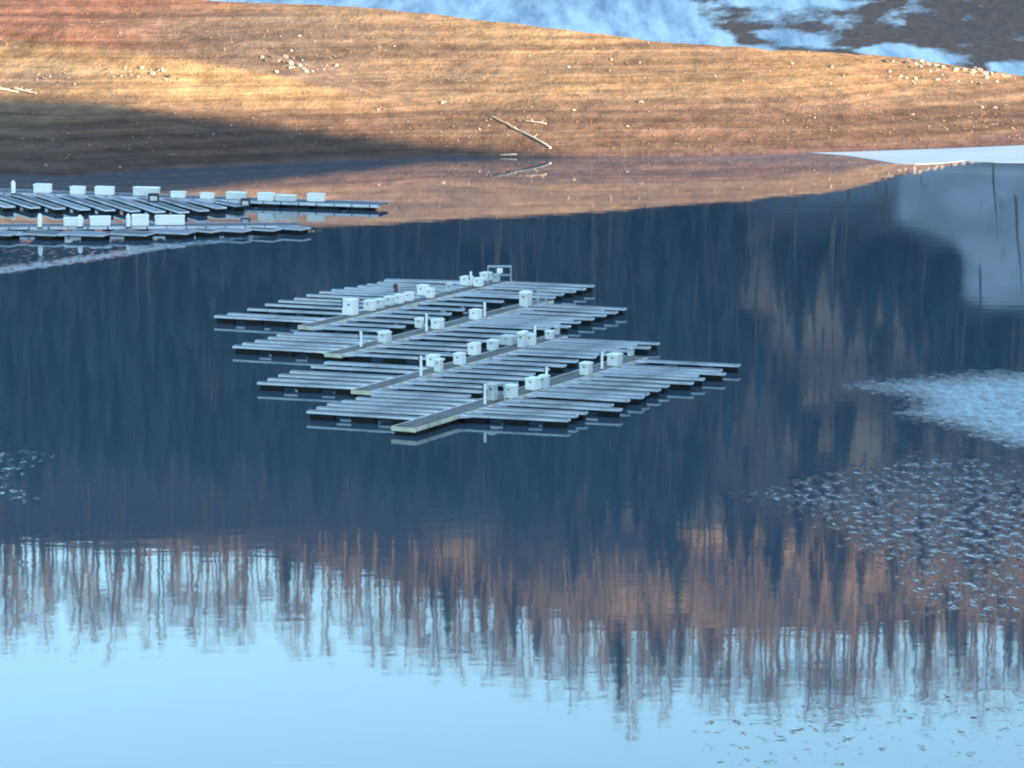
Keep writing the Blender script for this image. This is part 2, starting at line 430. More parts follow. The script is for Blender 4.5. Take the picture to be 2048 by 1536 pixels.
for D in dd:
    for px in cx:
        X = (px - 1024) / F * D; z = hill_z(X, D); q = refl_px(X, D, z); s, b = veg(q[0] + 22 * N(X * .05, D * .05), q[1] + 22 * N(X * .03, D * .03, 5))
        c = lerp3((.060,.055,.055), (.42,.265,.165), min(1.6, b)); sg = .5 + .5 * fbm(X * .03, D * .02, 4, 4) + .35 * smooth(540, 590, q[1]) * smooth(1900, 1960, q[0]); c = lerp3(c, lerp3((.17,.18,.21), (.52,.55,.60), max(0, min(1, sg))), s); V.append((X, D, z)); col.append((*c, 1))
hill = fast_mesh('far_hill', np.array(V), grid_faces(len(dd), len(cx)), M['hill'], {'soil': np.array(col)}); hill['kind'] = 'structure'

# unseen ridge at right, heights shaped to shade docks, left bank, ice and woods
RC = [(120,80),(300,86),(392,93),(412,84),(424,77),(438,68),(462,44),(520,42),(540,80),(575,125),(640,190),(700,260),(740,300),(785,330),(805,340),(850,370),(885,350),(920,250),(980,170),(1060,140),(1150,150),(1300,120)]
V = []; col = []
cs = np.linspace(130, 1280, 180); os_ = np.linspace(-1, 1, 41)
for o_ in os_:
    for c in cs:
        Wd = .30 * c + 60; s = 20 + o_ * Wd; X = .6 * c + .8 * s; Y = .8 * c - .6 * s
        z = interp(c, RC) * max(0, (1 - abs(o_))) ** .8 + (1 - abs(o_)) * 2.0 * fbm(X * .04, Y * .04, 6, 3) - 1.0
        V.append((X, Y, z)); col.append((.10,.085,.07,1))
rh = fast_mesh('shade_hill', np.array(V), grid_faces(len(os_), len(cs)), M['hill'], {'soil': np.array(col)}); rh['kind'] = 'structure'

# ------------------------------------------------------------------ trees
def prism(Vt, Ft, a, b, ra, rb, n=3):
    a = np.array(a, float); b = np.array(b, float); d = b - a; d /= np.linalg.norm(d) + 1e-9
    q = np.cross(d, (0.3, 1, .2)); q /= np.linalg.norm(q) + 1e-9; p = np.cross(d, q); i0 = len(Vt)
    for c, r in ((a, ra), (b, rb)):
        for i in range(n):
            t = 2 * math.pi * i / n; Vt.append(c + (q * math.cos(t) + p * math.sin(t)) * r)
    for i in range(n): Ft.append((i0 + i, i0 + (i + 1) % n, i0 + n + (i + 1) % n, i0 + n + i))
def bare_tree(seed, h, dense=1.0, fork=False):
    r = random.Random(seed); TV, TF, CV, CF_ = [], [], [], []
    pts = [np.array((0., 0., -.5))]; lean = (r.uniform(-.08, .08), r.uniform(-.08, .08)); n = 6
    for i in range(1, n + 1):
        pts.append(pts[-1] + np.array((lean[0] * h / n + r.uniform(-.25, .25), lean[1] * h / n + r.uniform(-.25, .25), h / n * (.98))))
    r0 = h * .017
    for i in range(n): prism(TV, TF, pts[i], pts[i + 1], r0 * (1 - i / n * .85), r0 * (1 - (i + 1) / n * .85), 5)
    nb = int(22 * dense)
    for k in range(nb):
        t = r.uniform(.38, .97); j = min(n - 1, int(t * n)); base = pts[j] + (pts[j + 1] - pts[j]) * (t * n - j)
        az = r.uniform(0, 6.28); L = h * r.uniform(.12, .26) * (1.25 - t * .8); up = r.uniform(.5, 1.6)
        d = np.array((math.cos(az), math.sin(az), up)); d /= np.linalg.norm(d); e = base + d * L
        prism(TV, TF, base, e, r0 * .34 * (1.2 - t), r0 * .10, 3)
        for m in range(int(6 * dense)):
            s = base + (e - base) * r.uniform(.3, 1); d2 = d + np.array([r.uniform(-.7, .7) for _ in range(3)]); d2[2] = abs(d2[2]) + .2; d2 /= np.linalg.norm(d2)
            f = s + d2 * L * r.uniform(.3, .6); side = np.cross(d2, (r.uniform(-1, 1), r.uniform(-1, 1), .3)); side /= np.linalg.norm(side) + 1e-9
            i0 = len(CV); wdt = .075
            CV += [s - side * wdt, s + side * wdt, f + side * wdt * .5, f - side * wdt * .5]; CF_.append((i0, i0 + 1, i0 + 2, i0 + 3))
            for mm in range(2):
                s2 = s + (f - s) * r.uniform(.2, .9); d3 = d2 + np.array([r.uniform(-.9, .9) for _ in range(3)]); f2 = s2 + d3 * L * r.uniform(.12, .3)
                i0 = len(CV); CV += [s2 - side * .05, s2 + side * .05, f2 + side * .02, f2 - side * .02]; CF_.append((i0, i0 + 1, i0 + 2, i0 + 3))
    return (np.array(TV), np.array(TF)), (np.array(CV), np.array(CF_))
def conifer(seed, h):
    r = random.Random(seed); V, Fc = [], []
    prism(V, Fc, (0, 0, -.5), (0, 0, h * .3), h * .014, h * .01, 4)
    nl = 13
    for l in range(nl):
        t = l / (nl - 1); z = h * (.10 + .84 * t); rad = h * .19 * (1 - t) ** .8 + .15
        nk = 9
        for k in range(nk):
            a = 2 * math.pi * (k + r.random()) / nk; R2 = rad * r.uniform(.65, 1.15); wd = R2 * .38 + .1
            i0 = len(V); dx, dy = math.cos(a), math.sin(a)
            V += [np.array((0, 0, z + h * .045)), np.array((dx * R2 * .7 - dy * wd, dy * R2 * .7 + dx * wd, z - h * .01)), np.array((dx * R2, dy * R2, z - h * .035)), np.array((dx * R2 * .7 + dy * wd, dy * R2 * .7 - dx * wd, z - h * .01))]
            Fc.append((i0, i0 + 1, i0 + 2, i0 + 3))
    return np.array(V), np.array(Fc)
def merge(name, items, mat):
    """items: list of (V, F, (x, y, z), scale, rot)"""
    VV, FF = [], []; n = 0
    for Vt, Ft, p, s, a in items:
        ca, sa = math.cos(a), math.sin(a); q = Vt * s
        q = np.stack([q[:, 0] * ca - q[:, 1] * sa + p[0], q[:, 0] * sa + q[:, 1] * ca + p[1], q[:, 2] + p[2]], 1)
        VV.append(q); FF.append(Ft + n); n += len(q)
    return fast_mesh(name, np.vstack(VV), np.vstack(FF), mat, smooth_=False)
bares = [bare_tree(10 + i, 24 + (i % 3) * 2, .8 if i % 2 else 1.1) for i in range(7)]
light = [bare_tree(40 + i, 20, .45) for i in range(5)]
cons = [conifer(70 + i, 20) for i in range(4)]
# slope woodland: too many to count -> stuff
iT, iC, iE, iB = [], [], [], []
r = random.Random(5)
for k in range(7000):
    D = 850 + 345 * r.random() ** .8; px = r.uniform(-500, 2600); X = (px - 1024) / F * D; z = hill_z(X, D); q = refl_px(X, D, z)
    s, b = veg(*q)
    if r.random() > .07 and (s > .1 or any(veg(q[0] + e1, q[1] + e2)[0] > .4 for e1, e2 in ((0, 30), (0, 70), (0, 110), (0, 160), (0, 200), (-12, 90), (12, 90)))): continue
    if s > .1 and D < 1060: s = 1
    a = r.uniform(0, 6.28); sc = r.uniform(.7, 1.1)
    ev = fbm(q[0] * .004, q[1] * .006, 12, 3)
    if s < .5 and b < .3 and D < 1060 and ev > -.25 and r.random() < .75 or b >= .3 and r.random() < .08:  # dark conifers and russet brush stand in for shaded and sunlit slope
        c = cons[k % 4]; iE.append((c[0], c[1], (X, D, z), sc * r.uniform(.7, 1.15), a))
    elif b >= .3 and r.random() < .40:
        c = light[k % 5]; iB.append((c[1][0], c[1][1], (X, D, z), sc * .55, a)); iB.append((c[0][0], c[0][1], (X, D, z), sc * .55, a))
    elif r.random() < .6 and (q[0] > 950 or q[1] > 1060 or r.random() < .2):
        c = light[k % 5]; iT.append((c[0][0], c[0][1], (X, D, z), sc, a)); iC.append((c[1][0], c[1][1], (X, D, z), sc, a))
for nm, it, mt, lb in (('bare_woodland', iT, 'trunk', 'pale bare trunks of the wooded hillside mirrored in the lake'),
                       ('bare_twigs', iC, 'twig', 'bare twig canopy of the wooded hillside mirrored in the lake'),
                       ('evergreen_woodland', iE, 'evergreen', 'dark evergreen wood on the hillside mirrored in the lake'),
                       ('russet_brush', iB, 'russet', 'russet brush on the hillside mirrored in the lake')):
    tag(merge(nm, it, M[mt]), lb, 'woodland', None, 'stuff')
# ridge trees, one object each (trunk + crown)
tm = []
for (TV, TF), (CV, CF_) in bares:
    ms = []
    for nm, Vt, Ft, mt in (('trunk', TV, TF, 'trunk'), ('crown', CV, CF_, 'twig')):
        m_ = bpy.data.meshes.new(nm); m_.from_pydata([tuple(v) for v in Vt], [], [tuple(int(i) for i in f) for f in Ft]); m_.materials.append(M[mt]); ms.append(m_)
    tm.append(ms)
r = random.Random(21); px = -180.0; k = 0
while px < 2300:
    D = DR + r.uniform(-14, 14); X = (px - 1024) / F * D
    root = empty('bare_tree', (X, D, hill_z(X, D)), r.uniform(0, 6.28)); sc = r.uniform(.75, 1.12); root.scale = (sc, sc, sc * r.uniform(.9, 1.1))
    tag(root, 'tall bare tree on the hilltop, its trunk mirrored upside down in the pale sky reflection', 'tree', 'bare trees along the hilltop')
    ms = tm[r.randrange(7)]
    for m_ in ms: o = bpy.data.objects.new(m_.name.split('.')[0], m_); link(o, root)
    px += r.choice([3, 5, 7, 9, 12, 16, 24]) * (1.0 if not (600 < px < 760) else 1.5); k += 1

# ------------------------------------------------------------------ docks
DECK = .64
def seg_frame(a, b):
    d = (b - a); L = d.length; d = d / L; return d, L, math.atan2(d.y, d.x)
def gusset(mb, side, w):   # triangular brace where a finger meets the walkway (local x along finger)
    mb.add([(0, side * w, DECK - .03), (.75, side * w, DECK - .03), (0, side * (w + .6), DECK - .03), (0, side * w, DECK - .2), (.75, side * w, DECK - .2), (0, side * (w + .6), DECK - .2)],
           [(0, 1, 2), (5, 4, 3), (0, 3, 4, 1), (1, 4, 5, 2), (2, 5, 3, 0)])
def add_finger(parent, root, tip, w=.5, deck='deck', fas='fascia', nf=3, inv=None):
    d, L, rz = seg_frame(root, tip); loc = Vector((root.x, root.y, 0))
    if L < 1.0: return
    M4 = parent.matrix_local.inverted()
    p = M4 @ loc
    mb = MB(); npl = max(3, int(L / .9)); st = L / npl
    for i in range(npl):
        mb.box(i * st + .012, (i + 1) * st - .012, -w + .07, w - .07, DECK - .05, DECK)
    fo = mb.build('finger', M[deck], parent, p, rz - parent.rotation_euler.z)
    mb = MB()
    mb.box(0, L, -w, -w + .068, DECK - .15, DECK + .015); mb.box(0, L, w - .068, w, DECK - .15, DECK + .015)
    mb.box(L + .001, L + .07, -w, w, DECK - .15, DECK + .017)
    for s in (-1, 1): gusset(mb, s, w + .002)
    mb.build('edge_rail', M[fas], fo)
    fl = min(2.0, L / nf * .66)
    for i in range(nf):
        c = L * (i + .5) / nf + (L / nf - fl) * (.35 if i == nf - 1 else (-.3 if i == 0 else 0))
        mb = MB(); mb.box(c - fl / 2, c + fl / 2, -w + .03, w - .03, -.12, DECK - .152, .05); mb.build('float', M['float'], fo)
    return fo
def pier(name, a, b, W, label, lefts, rights, cat='dock', wood='walk', fas='fascia_wood', seed=0):
    """a,b: right-edge start/end on the deck plane; W: width to the left of it"""
    r = random.Random(seed)
    d, L, rz = seg_frame(a, b); root = empty(name, (a.x, a.y, 0), rz); bpy.context.view_layer.update()
    root.matrix_local  # local x runs along the walkway, +y to its left
    tag(root, label, cat, 'floating docks on the reservoir')
    mb = MB(); n = int(L / .6); st = L / n
    for i in range(n): mb.box(i * st + .012, (i + 1) * st - .012, .09, W - .09, DECK - .06, DECK + .006 * (i % 3))
    mb.build('walkway_deck', M[wood], root)
    mb = MB(); mb2 = MB(); k = 0.0
    while k < L - .5:
        e = min(L, k + 2.0); mb.box(k + .04, e - .04, -.002, .087, DECK - .26, DECK + .03); mb2.box(k + .04, e - .04, W - .087, W, DECK - .26, DECK + .03); k += 2.05
    mb.build('walkway_edge', M[fas], root); mb2.build('walkway_edge', M[fas], root)
    mb = MB(); mb.box(-.07, -.002, 0, W, DECK - .3, DECK + .02); mb.build('end_board', M['fascia_wood'], root)
    k = .2
    while k < L - 1:
        mb = MB(); mb.box(k, k + 2.4, .12, W - .12, -.12, DECK - .30, .05); mb.build('walkway_float', M['float'], root); k += 3.4
    return root, d, L
PIER = {}
WAY = {}
def make_pier(key, ra, rb, W, label, left_tips, right_tips, seed, fw=.34):
    a = at(*ra, DECK); b = at(*rb, DECK); root, d, L = pier('floating_dock', a, b, W, label, None, None, seed=seed)
    PIER[key] = root; nrm = Vector((-d.y, d.x, 0)); WAY[key] = (a, d, nrm, L, W)
    r = random.Random(seed)
    for side, tips in ((1, left_tips), (-1, right_tips)):
        for t in tips:
            T = at(t[0], t[1], DECK - .0)
            # finger line runs square-ish to the walkway: root found where the finger direction meets the edge
            fj = FA + r.uniform(-.035, .035)
            fd = Vector((math.cos(fj), math.sin(fj), 0)) * (-1 if side == 1 else 1)     # pointing out to the tip
            edge = a + nrm * (W if side == 1 else 0)
            # solve T - fd*s = edge + d*u
            rel = T - edge; det = fd.x * d.y - fd.y * d.x
            s = (rel.x * d.y - rel.y * d.x) / det
            Rt = T - fd * s
            u = (Rt - edge).dot(d)
            if s < 1.2 or u < -.2 or u > L + .5: continue
            if len(t) > 2: Rt = T - fd * t[2]
            dk = t[3] if len(t) > 3 else r.choice(['deck', 'deck', 'deck_pale', 'deck_dark', 'deck_dark'])
            T = T + fd * r.uniform(-.35, .1); add_finger(root, Rt, T, fw * r.choice([1, 1, .85, 1.15]), dk, 'fascia', 3 if (T - Rt).length < 9.5 else 4)
# common finger bearing: slightly down to the right in the picture
p1 = at(930, 827, DECK); p2 = at(1138, 839, DECK); FA = math.atan2((p2 - p1).y, (p2 - p1).x)
def stairs(p, q, n, j=0.0, seed=1):
    r = random.Random(seed); return [(p[0] + (q[0] - p[0]) * i / (n - 1) + r.uniform(-j, j) * 3, p[1] + (q[1] - p[1]) * i / (n - 1) + r.uniform(-j, j) * .3) for i in range(n)]
def fill(kl, gap_l, kr_edge, n0, n1, step, seed):
    pass
A_l = [(613,821),(636,814),(661,807),(687,801),(714,795),(739,788)]
A_r = [(1138,839),(1159,831),(1178,825),(1239,818),(1222,809),(1264,800),(1283,793),(1300,787),(1340,771),(1322,779),(1402,751),(1384,765),(1452,747),(1443,740),(1480,730),(1405,757)]
B_l = [(511,764),(534,757),(561,749),(586,742),(627,732),(654,724)]
C_l = [(464,691),(487,686),(509,680),(537,674),(559,669),(586,664)]
D_l = [(433,631),(452,626),(493,617),(534,608),(561,601),(586,596),(610,589),(638,583),(668,579),(690,575),(714,571),(735,568),(752,564)]
# right-hand fingers of B, C, D reach across to just short of the next walkway, then step out past its end
def right_fill(ra, rb, na, nb, n, gap, seed, tail):
    """fingers rooted along ra->rb whose tips stop `gap` px left of the neighbour's walkway na->nb"""
    r = random.Random(seed); out = []
    for i in range(n):
        t = i / (n - 1); y = ra[1] + (rb[1] - ra[1]) * t + 6
        tx = na[0] + (nb[0] - na[0]) * ((na[1] - y) / (na[1] - nb[1]))
        rx = ra[0] + (rb[0] - ra[0]) * t
        x = min(tx - gap - r.uniform(0, 22), rx + 260 + r.uniform(0, 25))
        if x > rx + 40: out.append((x, y + (x - rx) * .03 - 4))
    return out + tail
A0, A1 = (832,857), (1298,714); B0, B1 = (742,783), (1140,671); C0, C1 = (684,709), (1108,601); D0, D1 = (629,654), (1020,563)
B_r = right_fill(B0, (1110,680), (775,850), (1240,706), 13, 22, 3, [(1315,686),(1296,694),(1268,701),(1236,708)])
C_r = right_fill(C0, (1060,614), (690,778), (1090,664), 12, 20, 4, [(1250,617),(1232,624),(1212,630),(1190,637),(1165,644),(1140,652)])
D_r = right_fill(D0, (960,580), (640,704), (1060,596), 10, 20, 5, [(1187,571),(1168,577),(1150,582),(1128,588),(1105,594)])
make_pier('A', A0, A1, 2.1, 'nearest floating dock, its long fingers stepping out to the right', A_l, A_r, 1)
make_pier('B', B0, B1, 1.8, 'floating dock second from the front, two white boxes behind its near post', B_l, B_r, 2)
make_pier('C', C0, C1, 1.7, 'floating dock third from the front, only a few white boxes standing far apart on it', C_l, C_r, 3)
make_pier('D', D0, D1, 1.7, 'farthest dock of the middle cluster, with a tight row of white boxes', D_l, D_r, 4)
# last cross finger behind dock D
Dp = PIER['D']; add_finger(Dp, at(925, 563, DECK), at(772, 559, DECK), .5, 'deck_pale', 'fascia', 3)

def ordinal(i): return ['first','second','third','fourth','fifth','sixth','seventh','eighth','ninth','tenth','eleventh'][i]
def dock_box(x0, x1, y0, y1, rz_dir, label, group, mat='box', long_=1.0, snap=None, legs=False):
    cx_ = (x0 + x1) / 2; p = at(cx_, y1, DECK); ppm = F / math.hypot(p.y, CH)
    wpx = (x1 - x0) / ppm; hm = (y1 - y0) / ppm
    if long_ > 1:   # long side turned to the camera
        a, b = wpx, .8; h = max(.7, hm * 1.1)
    else:
        a = wpx / 1.12; b = a; h = max(.8, (hm - 1.32 * a * .155) * 1.22)
    d = Vector((math.cos(rz_dir), math.sin(rz_dir), 0)); nr_ = Vector((-d.y, d.x, 0))
    c = p + Vector((0, (a * .4 + b * .5) if long_ <= 1 else .45, 0))
    if snap:
        A_, dd_, nn_, L, W = WAY[snap]; rel = c - A_; u = rel.dot(dd_); v = rel.dot(nn_)
        v = min(max(v, a * .5 - .1), W + .6); u = min(max(u, b / 2 + .1), L - b / 2)
        c = A_ + dd_ * u + nn_ * v
    root = empty('dock_box', (c.x, c.y, DECK + .02), rz_dir + random.uniform(-.07, .07))
    if mat == 'box' and random.random() < .3: mat = 'box_aged'
    tag(root, label, 'dock box', group)
    if long_ > 1: X2, Y2 = a / 2, b / 2
    else: X2, Y2 = b / 2, a / 2
    mb = MB(); mb.box(-X2, X2, -Y2, Y2, .05, h * .84, .04); mb.box(-X2 + .1, X2 - .1, -Y2 + .1, Y2 - .1, 0, .05); mb.build('box_body', M[mat], root)
    mb = MB(); zt = h * .84 + .003; e = .04
    mb.add([(-X2-e,-Y2-e,zt),(X2+e,-Y2-e,zt),(X2+e,Y2+e,zt),(-X2-e,Y2+e,zt),(-X2-e,-Y2-e,zt+.08),(X2+e,-Y2-e,zt+.08),(X2+e,Y2+e,zt+.08),(-X2-e,Y2+e,zt+.08),
            (-X2+.12,-Y2+.12,h),(X2-.12,-Y2+.12,h),(X2-.12,Y2-.12,h),(-X2+.12,Y2-.12,h)],
           [(3,2,1,0),(0,1,5,4),(1,2,6,5),(2,3,7,6),(3,0,4,7),(4,5,9,8),(5,6,10,9),(6,7,11,10),(7,4,8,11),(8,9,10,11)])
    mb.build('lid', M['lid' if mat.startswith('box') and mat != 'box_grey' else mat], root)
    mb = MB(); mb.box(-X2 - .03, -X2 - .002, -.08, .08, h * .6, h * .7); mb.build('latch', M['dark'], root)
    return root
def post(x, y0, y1, label, mat='steel', snap=None, name='power_pedestal', w=.11):
    p = at(x, y1, DECK); ppm = F / math.hypot(p.y, CH); h = (y1 - y0) / ppm
    if snap:
        A_, dd_, nn_, L, W = WAY[snap]; rel = p - A_; u = rel.dot(dd_); v = min(max(rel.dot(nn_), .15), W - .15); p = A_ + dd_ * u + nn_ * v
    root = empty(name, (p.x, p.y, DECK + .02), 0); tag(root, label, 'pedestal', 'slim posts standing on the docks')
    mb = MB(); mb.box(-w, w, -w, w, .04, h, .02); mb.build('column', M[mat], root)
    mb = MB(); mb.box(-w - .05, w + .05, -w - .05, w + .05, 0, .04); mb.build('base_plate', M['dark'], root)
    mb = MB(); mb.box(-w - .09, -w - .002, -w, w, h * .45, h * .95); mb.build('side_panel', M['dark'], root)
    return root
WHERE = {'A': 'nearest dock', 'B': 'second dock from the front', 'C': 'third dock from the front', 'D': 'farthest dock of the middle cluster'}
BX = {
 'A': [(976,994,770,803,'box_grey','grey weathered box beside the slim post at the near end of the nearest dock'),(1010,1034,772,799,'box','white box on the nearest dock, next beyond the grey box'),
       (1053,1080,757,783,'box','left white box of the touching pair on the nearest dock'),(1082,1101,753,779,'box','right white box of the touching pair on the nearest dock, below a post'),
       (1164,1187,727,753,'box','lone white box on the nearest dock between the touching pair and the farthest box'),(1218,1245,709,735,'box','farthest white box on the nearest dock'),(1256,1268,702,714,'box_grey','small grey bin at the far end of the nearest dock')],
 'B': [(854,878,712,736,'box','white box just right of the tall post at the near end of the second dock'),(877,893,721,746,'box','narrow white box touching the near end box of the second dock on its right'),
       (908,930,708,732,'box','white box on the second dock, first one beyond the near touching pair'),(937,960,688,713,'box','white box with a dark slot on the second dock, second beyond the near pair'),
       (975,996,681,703,'box','white box on the second dock just left of the pale grey bundle'),(1000,1034,672,693,'box_grey','wide pale grey box halfway along the second dock'),
       (1036,1053,667,697,'box','tall white box right of the wide pale grey box on the second dock'),(1061,1077,671,694,'box','narrow white box beside the far post of the second dock'),
       (1091,1108,664,681,'box','small white box, farthest full size one on the second dock'),(1120,1130,657,668,'box_grey','small grey bin at the far tip of the second dock'),(1013,1024,668,678,'box','small white bin behind the wide pale grey box')],
 'C': [(762,785,665,688,'box','nearest white box on the third dock'),(831,850,638,658,'box','white box just left of the middle post of the third dock'),
       (868,891,640,661,'box','white box just right of the middle post of the third dock'),(951,973,621,642,'box','white box left of the far post of the third dock'),
       (1046,1068,586,616,'box','tall white box at the far end of the third dock beside a metal hoop')],
 'D': [(673,691,600,626,'box','left white box of the big near pair on the farthest middle dock'),(691,714,601,633,'box','tall right white box of the big near pair on the farthest middle dock'),
       (728,750,602,624,'box','first white box in the tight row on the farthest middle dock'),(751,768,599,619,'box','second white box in the tight row on the farthest middle dock'),
       (770,788,594,613,'box','third white box in the tight row on the farthest middle dock'),(790,807,590,609,'box','fourth white box in the tight row on the farthest middle dock'),
       (810,826,586,604,'box','fifth and last white box in the tight row on the farthest middle dock'),(831,852,571,592,'box','wide white box just beyond the tight row on the farthest middle dock'),
       (852,868,578,598,'box','narrow white box touching the wide one beyond the tight row'),(914,937,553,572,'box','white box at the inner end of the rearmost long finger'),
       (948,966,557,575,'box','lower white box of the pair left of the metal frame'),(956,977,545,563,'box','upper white box of the pair left of the metal frame'),(985,999,556,566,'box_grey','small grey bin under the metal frame'),(893,905,575,585,'box_grey','small grey bin on open planks beyond the narrow white box')],
}
for k, L_ in BX.items():
    A_, dd_, nn_, LL, W = WAY[k]; rz = math.atan2(dd_.y, dd_.x)
    for b in L_:
        dock_box(b[0], b[1], b[2], b[3], rz, b[5], 'white dock boxes on the middle docks', b[4], 1.0, k)
PS = {'A': [(970,768,810,'slim pale post at the near end of the nearest dock, left of the grey box'),(1098,735,776,'slim post rising behind the touching pair of boxes on the nearest dock'),(1204,704,739,'slim post left of the farthest box on the nearest dock')],
      'B': [(846,712,754,'tall pale post at the near end of the second dock'),(1074,652,690,'slim post near the far end of the second dock')],
      'C': [(722,663,695,'slim pale post at the near end of the third dock'),(853,627,664,'slim post between two white boxes midway on the third dock'),(978,605,636,'slim post right of the fourth box on the third dock')],
      'D': [(675,594,630,'slim dark post behind the big near pair of boxes on the farthest middle dock'),(936,543,572,'thin post beside the box on the rearmost finger')]}
for k, L_ in PS.items():
    for p in L_: post(p[0], p[1], p[2], p[3], 'box', k)
rp_ = post(792, 568, 584, 'short dark red post left of the wide white box on the farthest middle dock', 'red', None, 'mooring_post', .16)
def frame_stand(x0, x1, y0, y1, label, name='steel_rack', rz=0.0, panel=False, snap=None):
    p = at((x0 + x1) / 2, y1, DECK); ppm = F / math.hypot(p.y, CH); w_ = (x1 - x0) / ppm / 2; h = (y1 - y0) / ppm
    root = empty(name, (p.x, p.y + .4, DECK + .02), rz); tag(root, label, 'frame', None)
    for s in (-1, 1):
        for t in (-.4, .4):
            mb = MB(); mb.tube((s * w_, t, 0), (s * w_, t, h), .05); mb.build('upright', M['steel'], root)
    mb = MB()
    for t in (-.4, .4): mb.tube((-w_ - .05, t, h), (w_ + .05, t, h), .05); mb.tube((-w_, t, h * .5), (w_, t, h * .5), .035)
    for s in (-1, 1): mb.tube((s * w_, -.4, h), (s * w_, .4, h), .045)
    mb.build('top_rail', M['steel'], root)
    return root
fr = frame_stand(976, 1022, 534, 569, 'open grey metal frame standing at the far right end of the farthest middle dock')
mb = MB(); p = fr.location; ppm = 15.0
mb.box(-.25, .3, -.46, .0, 1.05, 1.5, .08); mb.build('sign_box', M['box'], fr)
frame_stand(1076, 1092, 583, 611, 'narrow metal hoop right of the tall white box on the third dock', 'metal_hoop')
frame_stand(977, 1010, 771, 802, 'low metal frame around the grey box at the near end of the nearest dock', 'rail_frame')

# ---- left-hand docks E (rear, beached edge on) and F (front)
def sheet_pier(label, a_px, b_px, W):
    a = at(*a_px, DECK); b = at(*b_px, DECK); root, d, L = pier('floating_dock', a, b, W, label, None, None, fas='fascia', wood='deck'); return root, a, d, L
E, Ea, Ed, EL = sheet_pier('long rear dock on the left with a row of wide white boxes', (-60,383), (758,411), 3.4)
WAY['E'] = (Ea, Ed, Vector((-Ed.y, Ed.x, 0)), EL, 3.4)
for i in range(11):
    x = -70 + i * 50; yy = 383 + (x + 60) / 818 * 28 + 1.0
    sh = 1 - smooth(250, 480, x)
    add_finger(E, at(x, yy, DECK), at(x + 45 + 45 * sh, yy + 7 + 22 * sh, DECK), .6, ['deck_pale', 'deck', 'deck_dark'][i % 3], 'fascia', 3)
Fp, Fa, Fd, FL = sheet_pier('front dock on the left, its right end over dark water', (-60,455), (600,452), 3.2)
WAY['F'] = (Fa, Fd, Vector((-Fd.y, Fd.x, 0)), FL, 3.2)
for i, (x, y, l) in enumerate([(-40,463,72),(50,463,72),(132,464,84),(218,463,84),(302,460,82),(388,458,44),(432,457,62),(497,455,56),(556,453,56)]):
    add_finger(Fp, at(x, y, DECK), at(x + l, y + 3.5, DECK), 1.5 if i < 5 else .9, ['deck_pale', 'deck', 'deck_pale', 'deck_dark'][i % 4], 'fascia', 1)
EB = [(57,98,372,389),(126,161,378,393),(173,217,379,395),(236,295,384,401),(318,352,391,403),(378,410,394,405),(430,476,392,406),(502,540,391,406),(542,590,393,405),(612,652,389,404)]
for i, b in enumerate(EB):
    dock_box(b[0] + 3, b[1] - 3, b[2], b[3], math.atan2(Ed.y, Ed.x), ('wide white box, %s from the left in the row on the rear left dock' % ordinal(i)), 'wide white boxes on the left docks', 'box', 2.0, 'E')
FB = [(127,165,438,454),(178,219,438,456),(262,296,434,455),(309,368,435,453)]
for i, b in enumerate(FB):
    dock_box(b[0], b[1], b[2], b[3], math.atan2(Fd.y, Fd.x), ('wide white box, %s from the left on the front left dock' % ordinal(i)), 'wide white boxes on the left docks', 'box', 2.0, 'F')
def white_post(x, y0, y1, label):
    p = at(x, y1, DECK); ppm = F / math.hypot(p.y, CH); h = (y1 - y0) / ppm
    root = empty('piling', (p.x, p.y, DECK + .02)); tag(root, label, 'piling', 'white pilings on the left docks')
    mb = MB(); mb.tube((0,0,-.02), (0,0,h * .8), .24, .24, 10); mb.build('shaft', M['box'], root)
    mb = MB(); mb.tube((0,0,h * .8 + .002), (0,0,h), .26, .10, 10); mb.build('cap', M['lid'], root)
    mb = MB(); mb.tube((0,0,-.018), (0,0,.14), .33, .33, 10); mb.build('collar', M['dark'], root)
white_post(27, 361, 389, 'white capped piling at the left end of the rear left dock')
white_post(80, 427, 457, 'white capped piling, leftmost on the front left dock')
white_post(160, 430, 456, 'white capped piling between the first two boxes of the front left dock')
white_post(257, 428, 456, 'white capped piling left of the third box of the front left dock')
def dark_hoop(x0, x1, y0, y1, label):
    p = at((x0 + x1) / 2, y1, DECK); ppm = F / math.hypot(p.y, CH); w_ = (x1 - x0) / ppm / 2; h = (y1 - y0) / ppm
    root = empty('equipment_crate', (p.x, p.y + .4, DECK + .02)); tag(root, label, 'crate', None)
    mb = MB(); mb.box(-w_, w_, -.35, .35, .03, h, .06); mb.build('shell', M['dark'], root)
    mb = MB(); mb.box(-w_ * .65, w_ * .65, -.37, -.352, .12, h * .7); mb.build('front_panel', M['box_grey'], root)
dark_hoop(296, 318, 388, 404, 'dark crate with grey front between the fourth and fifth boxes, rear left dock')
dark_hoop(481, 500, 398, 413, 'dark maroon crate left of the eighth box on the rear left dock')

